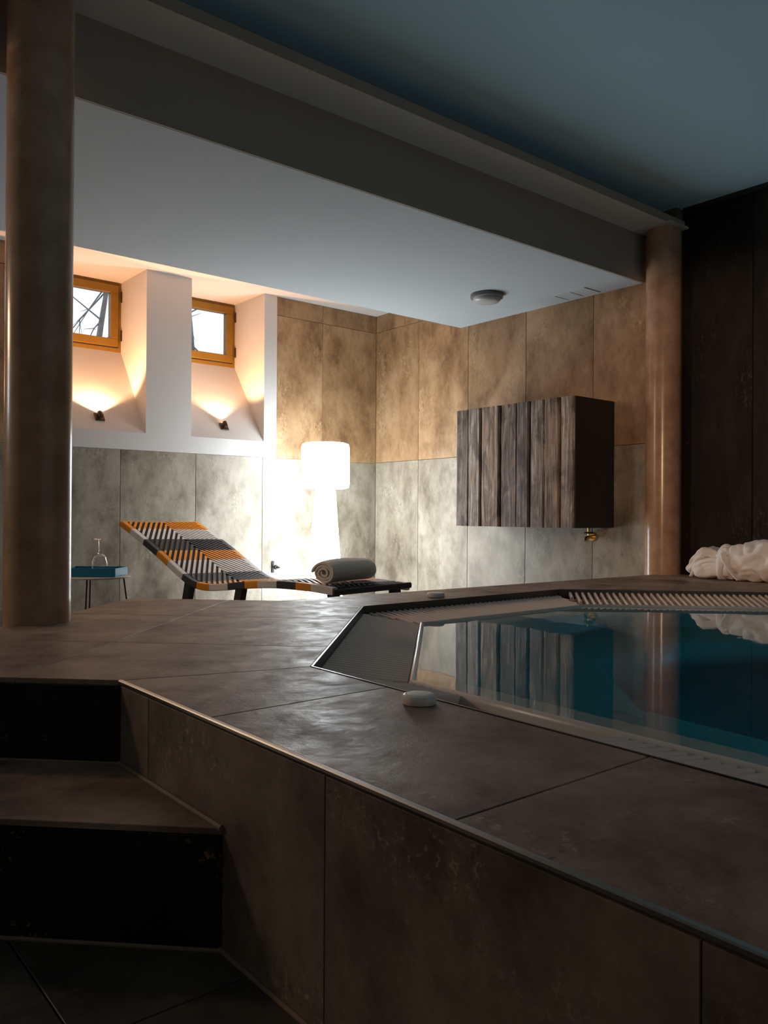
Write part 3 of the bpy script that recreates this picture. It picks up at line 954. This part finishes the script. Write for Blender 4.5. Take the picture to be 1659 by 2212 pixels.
# ------------------------------------------------------------------ ceiling fixtures
cl = setp(empty('ceiling_light', (4.33, 4.10, ZC)), 'round unlit grey ceiling light on the pale dropped ceiling', 'ceiling light')
lathe('housing', [(0, 0), (0.118, 0), (0.12, -0.004), (0.118, -0.028), (0.108, -0.03), (0, -0.03)], (4.33, 4.10, ZC), M['fixture_grey'], cl, 40)
lathe('lens', [(0.10, -0.03), (0.098, -0.045), (0.085, -0.058), (0.05, -0.064), (0, -0.066)], (4.33, 4.10, ZC), M['lens_grey'], cl, 40)
ht = setp(empty('ceiling_hatch', (4.805, 3.665, ZC)), 'faint square inspection hatch in the dropped ceiling above the cabinet', 'hatch')
hm = plain('hatch_paint', (0.58, 0.61, 0.63), 0.8)
bm = bmesh.new()
a, c, e, g = 4.712, 4.898, 3.52, 3.81
for lo, hi in (((a, e), (c, e + 0.012)), ((a, g - 0.012), (c, g)), ((a, e + 0.012), (a + 0.012, g - 0.012)), ((c - 0.012, e + 0.012), (c, g - 0.012)), ((a + 0.012, 3.659), (c - 0.012, 3.671))):
    add_box(bm, (lo[0], lo[1], ZC - 0.006), (hi[0], hi[1], ZC))
finish(bm, 'frame', hm, ht)
box('panel', (a + 0.014, e + 0.014, ZC - 0.003), (c - 0.014, 3.657, ZC), M['ceiling_paint'], ht)
box('panel', (a + 0.014, 3.673, ZC - 0.003), (c - 0.014, g - 0.014, ZC), M['ceiling_paint'], ht)

# ------------------------------------------------------------------ lounger
LP = Vector((2.586, 3.572, 0))
ANG = 100.5 * D2R
LA = Vector((math.cos(ANG), math.sin(ANG), 0))      # foot -> head
LB = Vector((LA.y, -LA.x, 0))                       # near rail -> far rail
LWD = 0.655
KN = [(0.0, -0.011), (0.17, -0.001), (0.31, 0.002), (0.46, 0.000), (0.62, -0.010), (0.79, -0.026), (0.97, -0.047), (1.09, -0.056), (1.19, -0.052),
      (1.28, -0.033), (1.38, 0.010), (1.50, 0.070), (1.68, 0.160), (1.90, 0.258), (2.075, 0.333)]


def catmull(P, n):
    out = []
    for i in range(len(P) - 1):
        p0, p1, p2, p3 = P[max(i - 1, 0)], P[i], P[i + 1], P[min(i + 2, len(P) - 1)]
        for k in range(n):
            t = k / n
            out.append(tuple(0.5 * ((2 * b) + (-a + c) * t + (2 * a - 5 * b + 4 * c - d) * t * t + (-a + 3 * b - 3 * c + d) * t ** 3) for a, b, c, d in zip(p0, p1, p2, p3)))
    out.append(tuple(P[-1]))
    return out


dense = catmull(KN, 16)
arc = [0.0]
for a, b in zip(dense, dense[1:]): arc.append(arc[-1] + math.hypot(b[0] - a[0], b[1] - a[1]))
ARC = arc[-1]


def prof_at(l):
    """arc length from the foot -> (s, z, tangent)"""
    l = max(0.0, min(ARC, l))
    lo, hi = 0, len(arc) - 2
    while lo < hi:
        m_ = (lo + hi + 1) // 2
        if arc[m_] <= l: lo = m_
        else: hi = m_ - 1
    f = (l - arc[lo]) / max(1e-9, arc[lo + 1] - arc[lo])
    a, b = dense[lo], dense[lo + 1]
    t = Vector((b[0] - a[0], b[1] - a[1])).normalized()
    return a[0] + (b[0] - a[0]) * f, a[1] + (b[1] - a[1]) * f, t


def surf(l, w, h=0.0):
    s, z, t = prof_at(l)
    p = LP + LA * (s - t.y * h) + LB * w
    p.z = z + t.x * h - 0.014 * w / LWD
    return p


def arc_of_s(s):
    for i in range(len(dense) - 1):
        if dense[i][0] <= s <= dense[i + 1][0]:
            return arc[i] + (arc[i + 1] - arc[i]) * (s - dense[i][0]) / max(1e-9, dense[i + 1][0] - dense[i][0])
    return ARC


lounger = setp(empty('woven_lounger', (LP.x + 0.3, LP.y + 1.0, FZ)), 'low wavy chaise lounge woven in orange, white and black cord', 'lounger')
# colour bands along the length, from the foot (arc length in metres)
bands = []
# band edges from the foot: white foot end, then orange / black / white repeating
cutl = [0.0, 0.17, 0.293, 0.451, 0.621, 0.737, 0.897, 1.079, 1.205, 1.358, 1.539, 1.675, 1.851, 2.026, 2.30]
for k in range(14):
    bands.append((cutl[k], cutl[k + 1], 'WOBWOBWOBWOBWO'[k]))
MI = {'O': 0, 'W': 1, 'B': 2}
CM = [M['cord_orange'], M['cord_white'], M['cord_black']]


def band_at(l):
    if l < 0.10: return 'B'          # the foot end is laced in black
    for a, b, c_ in bands:
        if a <= l < b: return c_
    return 'O'


RH = 0.043     # rail depth
# side rails: short wrapped sleeves, one per colour band
for side, w0 in ((0, -0.012), (1, LWD - 0.030)):
    for a, b, c_ in bands:
        b = min(b, ARC)
        if b - a < 0.01: continue
        bm = bmesh.new()
        n = max(3, int((b - a) / 0.03))
        rows = []
        for k in range(n + 1):
            l = a + 0.001 + (b - a - 0.002) * k / n
            rows.append([bm.verts.new(surf(l, w0 + dw, h)) for dw, h in ((0.004, -RH), (0.038, -RH), (0.042, -RH + 0.005), (0.042, -0.004), (0.037, 0.001), (0.005, 0.001), (0.0, -0.004), (0.0, -RH + 0.005))])
        for A, B in zip(rows, rows[1:]):
            for k in range(8): bm.faces.new([A[k], A[(k + 1) % 8], B[(k + 1) % 8], B[k]])
        bm.faces.new(rows[0]); bm.faces.new(rows[-1])
        finish(bm, 'rail_wrap', CM[MI[c_]], lounger)
# end rails
for nm, l_, mt in (('foot_rail', 0.0, M['cord_black']), ('head_rail', ARC, M['cord_orange'])):
    sgn = -1 if l_ == 0.0 else 1
    s, z, t = prof_at(l_)
    bm = bmesh.new()
    base = surf(l_, -0.012, -0.010)
    tt = LA * t.x + Vector((0, 0, t.y)); nn_ = -LA * t.y + Vector((0, 0, t.x))
    pr = [base + tt * (sgn * x) + nn_ * y for x, y in ((0.001, -RH + 0.01), (0.012, -RH + 0.01), (0.016, -RH + 0.016), (0.016, -0.008), (0.010, 0.001), (0.001, 0.001))]
    add_prism(bm, pr, LB * (LWD + 0.024))
    finish(bm, nm, mt, lounger, bevel=0.002, seg=1)
# dark backing web
bm = bmesh.new()
rows = []
for k in range(61):
    l = ARC * k / 60
    rows.append([bm.verts.new(surf(l, w, -0.012)) for w in (0.025, LWD - 0.025)])
for A, B in zip(rows, rows[1:]): bm.faces.new([A[0], A[1], B[1], B[0]])
for k in range(60):
    pass
bk = finish(bm, 'backing_web', M['weave_back'], lounger)
sm = bk.modifiers.new('thickness', 'SOLIDIFY'); sm.thickness = 0.006; sm.offset = -1
# woven chevron straps; each is a V with its point towards the head, in the colours of the bands it crosses
PIT, WID, CH = 0.0575, 0.027, 0.40      # pitch along the length, strap width (measured along the length), lengthwise reach of half a V
nst = int((ARC + CH) / PIT)
KW = 14
for i in range(nst + 1):
    lt = i * PIT - CH + 0.02            # where the strap leaves both rails
    for half in (0, 1):
        bm = bmesh.new()
        rows = []
        for k in range(KW + 1):
            f = k / KW
            w = (0.030 + (LWD / 2 - 0.030) * f) if half == 0 else (LWD - 0.030 - (LWD / 2 - 0.030) * f)
            la, lb = lt + CH * f, lt + CH * f + WID
            la_, lb_ = max(0.002, min(ARC - 0.002, la)), max(0.002, min(ARC - 0.002, lb))
            rows.append((w, la_, lb_))
        ok = False
        for (wa, a0, a1), (wb, b0, b1) in zip(rows, rows[1:]):
            if (a1 - a0) < 0.003 and (b1 - b0) < 0.003: continue
            # cut at the colour band edges
            lo_, hi_ = min(a0, b0), max(a1, b1)
            cutsl = sorted(x for x in [0.10] + [y[0] for y in bands] if lo_ < x < hi_)
            poly = [(wa, a0), (wb, b0), (wb, b1), (wa, a1)]
            pieces = [(lo_, hi_)]
            if cutsl:
                es = [lo_] + cutsl + [hi_]
                pieces = list(zip(es, es[1:]))
            for (c0, c1) in pieces:
                q = poly
                for sign, lim in ((1, c0), (-1, c1)):
                    out = []
                    for m_ in range(len(q)):
                        p1_, p2_ = q[m_], q[(m_ + 1) % len(q)]
                        d1, d2 = sign * (p1_[1] - lim), sign * (p2_[1] - lim)
                        if d1 >= -1e-9: out.append(p1_)
                        if (d1 > 1e-9 and d2 < -1e-9) or (d1 < -1e-9 and d2 > 1e-9):
                            tt_ = d1 / (d1 - d2)
                            out.append((p1_[0] + (p2_[0] - p1_[0]) * tt_, p1_[1] + (p2_[1] - p1_[1]) * tt_))
                    q = out
                    if len(q) < 3: break
                if len(q) < 3: continue
                ar = abs(sum(q[m_][0] * q[(m_ + 1) % len(q)][1] - q[(m_ + 1) % len(q)][0] * q[m_][1] for m_ in range(len(q)))) / 2
                if ar < 1e-6: continue
                vs = [bm.verts.new(surf(l_, w_, 0.0025)) for w_, l_ in q]
                vb = [bm.verts.new(surf(l_, w_, -0.006)) for w_, l_ in q]
                f_ = bm.faces.new(vs); mi = MI[band_at((c0 + c1) / 2)]; f_.material_index = mi
                for m_ in range(len(q)):
                    ff = bm.faces.new([vs[m_], vb[m_], vb[(m_ + 1) % len(q)], vs[(m_ + 1) % len(q)]]); ff.material_index = mi
                ok = True
        if ok:
            finish(bm, 'strap', CM, lounger)
        else:
            bm.free()
# legs: splayed dark posts
for (s, w) in ((1.30, 0.02), (0.80, 0.02), (0.06, 0.06), (0.06, LWD - 0.06)):
    l_ = arc_of_s(s)
    top = surf(l_, w, -0.03)
    ft = top + LA * (0.10 if s > 0.5 else -0.02); ft.z = FZ
    if s > 0.5: ft = top + LA * 0.085 - LB * 0.0; ft.z = FZ
    bm = bmesh.new()
    a_, b_ = LA * 0.030, LB * 0.022
    add_prism(bm, [top - a_ - b_, top + a_ - b_, top + a_ + b_, top - a_ + b_], ft - top)
    finish(bm, 'leg', M['black_paint'], lounger)


# ------------------------------------------------------------------ towel roll on the lounger foot
def towel_roll():
    root_p = surf(arc_of_s(0.165), 0.085, 0.003)
    t = setp(empty('rolled_towel', root_p), 'rolled grey towel lying on the foot of the woven lounger', 'towel')
    ln = 0.42
    ax = (LB + LA * 0.10).normalized()
    sx = -LA                       # cross direction, towards the foot
    th = 0.016
    # flattened spiral
    path = []
    turns = 3.1
    m_ = 110
    for k in range(m_ + 1):
        f = k / m_
        a = 2 * math.pi * turns * f + 2.5
        r = 0.016 + (0.078 - 0.016) * f
        path.append((r * 1.28 * math.cos(a), r * 0.86 * math.sin(a)))
    # loose outer tail drooping
    zmin = min(p[1] for p in path) - th / 2
    path = [(x, y - zmin) for x, y in path]
    bm = bmesh.new()
    nl = 12
    rows = []
    for j in range(nl + 1):
        g = j / nl
        row_o, row_i = [], []
        pinch = 1.0 - 0.10 * (2 * g - 1) ** 4
        for k, (x, y) in enumerate(path):
            a0 = path[max(k - 1, 0)]; a1 = path[min(k + 1, m_)]
            tx_, ty_ = a1[0] - a0[0], a1[1] - a0[1]
            d_ = math.hypot(tx_, ty_) or 1
            nx, ny = -ty_ / d_, tx_ / d_
            wob = 0.0035 * mnoise.noise(Vector((x * 30, y * 30, g * 4)))
            edge = 0.012 * mnoise.noise(Vector((k * 0.06, 3.0, 0))) * (1 if j in (0, nl) else 0)
            for lst, sg in ((row_o, -1), (row_i, 1)):
                px, py = x + nx * sg * th * 0.46 + wob, (y + ny * sg * th * 0.46 + wob)
                P = root_p + sx * (px * pinch) + ax * (ln * g + edge + 0.012 * mnoise.noise(Vector((x * 9, y * 9, 1.0)))) + Vector((0, 0, max(0.0, py * pinch)))
                lst.append(bm.verts.new(P))
        rows.append((row_o, row_i))
    for (o0, i0), (o1, i1) in zip(rows, rows[1:]):
        for k in range(m_):
            bm.faces.new([o0[k], o0[k + 1], o1[k + 1], o1[k]])
            bm.faces.new([i0[k + 1], i0[k], i1[k], i1[k + 1]])
        bm.faces.new([o0[0], o1[0], i1[0], i0[0]])
        bm.faces.new([o0[m_], i0[m_], i1[m_], o1[m_]])
    for o_, i_ in (rows[0], rows[-1]):
        for k in range(m_):
            bm.faces.new([o_[k], i_[k], i_[k + 1], o_[k + 1]])
    ob = finish(bm, 'towel_cloth', M['towel_grey'], t)
    shade(ob, 70)


towel_roll()

# ------------------------------------------------------------------ side table, tray, glass
TX, TY, TZ = 1.740, 4.849, 0.012
tb = setp(empty('side_table', (TX, TY, FZ)), 'small round side table on thin bronze legs beside the lounger head', 'table')
TR = 0.205
lathe('tabletop', [(0, TZ - 0.010), (TR - 0.006, TZ - 0.010), (TR, TZ - 0.006), (TR, TZ - 0.001), (TR - 0.003, TZ), (0, TZ)], (TX, TY, 0), M['table_top'], tb, 56)
vx_ = Vector((TX, TY, 0)).normalized(); vr_ = Vector((vx_.y, -vx_.x, 0))
for rr, ff in ((0.166, 0.02), (-0.043, -0.15), (-0.026, 0.16), (-0.172, 0.0)):
    top = Vector((TX, TY, TZ - 0.009)) + vr_ * rr + vx_ * ff
    out = Vector((top.x - TX, top.y - TY, 0)).normalized()
    knee = top - Vector((0, 0, 0.012))
    foot = top + out * 0.055; foot.z = FZ
    tube('leg', [top, knee, foot], 0.0055, M['bronze'], tb, 8)
# blue tray, set askew
tr = setp(empty('tray', (TX, TY, TZ)), 'deep blue tray with upright rim on the small round table', 'tray')
rot = math.atan2(vr_.y, vr_.x) - 22 * D2R
ex, ey = Vector((math.cos(rot), math.sin(rot), 0)), Vector((-math.sin(rot), math.cos(rot), 0))
hx, hy, hz, th = 0.162, 0.104, 0.050, 0.005
tc_ = Vector((TX, TY, TZ + 0.001)) - vr_ * 0.0 


def quadbox(bm, c, x0, x1, y0, y1, z0, z1):
    pts = [c + ex * x + ey * y + Vector((0, 0, z0)) for x, y in ((x0, y0), (x1, y0), (x1, y1), (x0, y1))]
    add_prism(bm, pts, (0, 0, z1 - z0))


bm = bmesh.new(); quadbox(bm, tc_, -hx, hx, -hy, hy, 0, th); finish(bm, 'tray_base', M['tray_blue'], tr, bevel=0.001, seg=1)
for x0, x1, y0, y1 in ((-hx, hx, -hy, -hy + th), (-hx, hx, hy - th, hy), (-hx, -hx + th, -hy + th, hy - th), (hx - th, hx, -hy + th, hy - th)):
    bm = bmesh.new(); quadbox(bm, tc_, x0, x1, y0, y1, th, hz); finish(bm, 'tray_side', M['tray_blue'], tr, bevel=0.001, seg=1)
# wine glass standing upside down in the tray
gz = TZ + 0.001 + th
gx, gy = (Vector((TX, TY, 0)) + vr_ * 0.025).to_tuple()[:2]
wg = setp(empty('wine_glass', (gx, gy, gz)), 'clear wine glass turned upside down in the blue tray', 'glass')
op = [(0.034, 0.0), (0.042, 0.022), (0.047, 0.050), (0.046, 0.078), (0.038, 0.106), (0.022, 0.125), (0.008, 0.134)]
ip = [(r - 0.0016, z) for r, z in op[:-2]] + [(0.020, 0.1225), (0.006, 0.130), (0, 0.131)]
lathe('bowl', list(reversed(ip)) + [(0.0332, 0.0001)] + op + [(0.005, 0.138), (0, 0.138)], (gx, gy, gz), M['glass'], wg, 32)
lathe('stem', [(0, 0.137), (0.0060, 0.137), (0.0046, 0.147), (0.0042, 0.167), (0.0055, 0.198), (0.009, 0.208), (0, 0.209)], (gx, gy, gz), M['glass'], wg, 16)
lathe('foot', [(0, 0.2095), (0.010, 0.208), (0.024, 0.212), (0.038, 0.2140), (0.0405, 0.216), (0.038, 0.2185), (0, 0.219)], (gx, gy, gz), M['glass'], wg, 32)


# ------------------------------------------------------------------ bathrobe on the far deck
def soft(name, path, rad, mat, parent, n=28, seed=0, amp=0.012, freq=9.0, fold=0.0, flat=0.0, floor_z=0.002, sub=6, crease=0.0):
    """soft sweep: path of points, rad list of (half width, half height); wrinkles by noise and lengthwise folds"""
    P = catmull([tuple(p) for p in path], sub)
    Rr = catmull([tuple(r) for r in rad], sub)
    bm = bmesh.new()
    rings = []
    m_ = len(P)
    for i, (p, r) in enumerate(zip(P, Rr)):
        p = Vector(p)
        t = (Vector(P[min(i + 1, m_ - 1)]) - Vector(P[max(i - 1, 0)])).normalized()
        side = t.cross(Vector((0, 0, 1))).normalized()
        upv = side.cross(t)
        ring = []
        for k in range(n):
            a = 2 * math.pi * k / n
            ca, sa = math.cos(a), math.sin(a)
            e = 0.8
            x = math.copysign(abs(ca) ** e, ca) * r[0]; y = math.copysign(abs(sa) ** e, sa) * r[1]
            q = p + side * x + upv * y
            d = amp * mnoise.noise(q * freq + Vector((seed, 0, 0))) + amp * 0.6 * mnoise.noise(q * freq * 2.3 + Vector((0, seed, 0)))
            d += fold * math.sin(a * 5 + seed + 2.5 * mnoise.noise(q * 5)) * 0.5
            cr = mnoise.noise(Vector((q.x * 6 + seed, q.y * 9 + q.z * 7, q.z * 9 - q.y * 5)))
            d -= crease * max(0.0, 1 - abs(cr) * 7)
            q += (side * ca + upv * sa) * d
            q.z = max(q.z, floor_z)
            ring.append(bm.verts.new(q))
        rings.append(ring)
    for A, B in zip(rings, rings[1:]):
        for k in range(n): bm.faces.new([A[k], A[(k + 1) % n], B[(k + 1) % n], B[k]])
    for ring, p in ((rings[0], P[0]), (rings[-1], P[-1])):
        c_ = bm.verts.new(sum((v.co for v in ring), Vector()) / n)
        for k in range(n): bm.faces.new([ring[k], ring[(k + 1) % n], c_])
    return finish(bm, name, mat, parent, smooth=True)


RB = Vector((4.80, 2.72, 0))
ra = Vector((0.05, -1.0, 0)).normalized()      # along the bundle, to the right in the picture
rs = Vector((-ra.y, ra.x, 0)) * -1             # towards the viewer (-x)


def rp(t, s, z): 
    q = RB + ra * t + rs * s
    return (q.x, q.y, z)


robe = setp(empty('bathrobe', (RB.x, RB.y - 0.3, 0)), 'folded pale bathrobe tied with its belt on the far deck by the dark wall', 'bathrobe')
soft('robe_body', [rp(0.17, 0, 0.092), rp(0.22, 0, 0.098), rp(0.30, 0, 0.108), rp(0.42, 0, 0.118), rp(0.56, 0, 0.128), rp(0.72, 0, 0.130), rp(0.86, 0, 0.120)],
     [(0.085, 0.080), (0.098, 0.092), (0.118, 0.106), (0.132, 0.118), (0.140, 0.130), (0.140, 0.130), (0.10, 0.09)], M['towel_white'], robe, 72, 2.0, 0.024, 8, 0.012, sub=12, crease=0.014)
# lower roll, middle roll and the ruffled collar that fans out left of the belt
soft('lower_fold', [rp(0.045, 0.06, 0.040), rp(0.06, 0.062, 0.042), rp(0.12, 0.055, 0.050), rp(0.19, 0.045, 0.062), rp(0.24, 0.04, 0.07)],
     [(0.030, 0.030), (0.040, 0.038), (0.045, 0.040), (0.050, 0.045), (0.05, 0.045)], M['towel_white'], robe, 26, 5.0, 0.008, 14, 0.004)
soft('middle_fold', [rp(0.01, 0.025, 0.050), rp(0.035, 0.03, 0.075), rp(0.085, 0.03, 0.105), rp(0.15, 0.03, 0.118), rp(0.22, 0.03, 0.112)],
     [(0.028, 0.012), (0.042, 0.020), (0.050, 0.022), (0.052, 0.024), (0.05, 0.024)], M['towel_white'], robe, 24, 8.0, 0.007, 14, 0.003)
soft('collar', [rp(-0.005, -0.03, 0.030), rp(0.01, -0.02, 0.075), rp(0.045, -0.01, 0.130), rp(0.09, -0.005, 0.158), rp(0.14, 0.0, 0.150), rp(0.19, 0.0, 0.125), rp(0.23, 0.0, 0.12)],
     [(0.055, 0.018), (0.075, 0.026), (0.085, 0.034), (0.085, 0.038), (0.07, 0.034), (0.05, 0.03), (0.05, 0.03)], M['towel_white'], robe, 44, 11.0, 0.016, 12, 0.012, sub=9, crease=0.008)
soft('collar_edge', [rp(0.0, 0.05, 0.012), rp(0.02, 0.05, 0.045), rp(0.05, 0.045, 0.075), rp(0.11, 0.05, 0.094), rp(0.17, 0.05, 0.10)],
     [(0.018, 0.008), (0.022, 0.012), (0.024, 0.013), (0.024, 0.013), (0.022, 0.012)], M['towel_white'], robe, 18, 14.0, 0.004, 18)
# belt: a flat band round the bundle with a standing knot loop
bm = bmesh.new()
bp_, br_ = [], []
for k in range(27):
    a = 2 * math.pi * k / 26
    q = Vector(rp(0.215 + 0.020 * math.sin(a), math.cos(a) * 0.112, 0.100 + math.sin(a) * 0.102))
    bp_.append(q)
rings = []
for k, q in enumerate(bp_[:-1]):
    a = 2 * math.pi * k / 26
    nrm = rs * math.cos(a) + Vector((0, 0, math.sin(a)))
    wv = 0.026 + 0.006 * math.sin(3 * a)
    ring = []
    for dx, dn in ((-wv, 0), (-wv * .6, 0.010), (0, 0.013), (wv * .6, 0.010), (wv, 0), (0, -0.006)):
        v = q + ra * dx + nrm * dn
        v.z = max(v.z, 0.001)
        ring.append(bm.verts.new(v))
    rings.append(ring)
for i in range(len(rings)):
    A, B = rings[i], rings[(i + 1) % len(rings)]
    for k in range(6): bm.faces.new([A[k], A[(k + 1) % 6], B[(k + 1) % 6], B[k]])
bt = finish(bm, 'belt', M['towel_white'], robe, smooth=True)
soft('belt_knot', [rp(0.17, 0.03, 0.125), rp(0.185, 0.035, 0.165), rp(0.21, 0.03, 0.200), rp(0.235, 0.02, 0.195), rp(0.245, 0.01, 0.165)],
     [(0.022, 0.014), (0.026, 0.018), (0.028, 0.020), (0.026, 0.018), (0.02, 0.014)], M['towel_white'], robe, 20, 17.0, 0.005, 18)
soft('belt_tail', [rp(0.23, 0.09, 0.165), rp(0.25, 0.115, 0.125), rp(0.275, 0.125, 0.08), rp(0.31, 0.125, 0.03), rp(0.325, 0.12, 0.01)],
     [(0.022, 0.007), (0.022, 0.007), (0.022, 0.007), (0.022, 0.007), (0.02, 0.006)], M['towel_white'], robe, 16, 19.0, 0.002, 18)
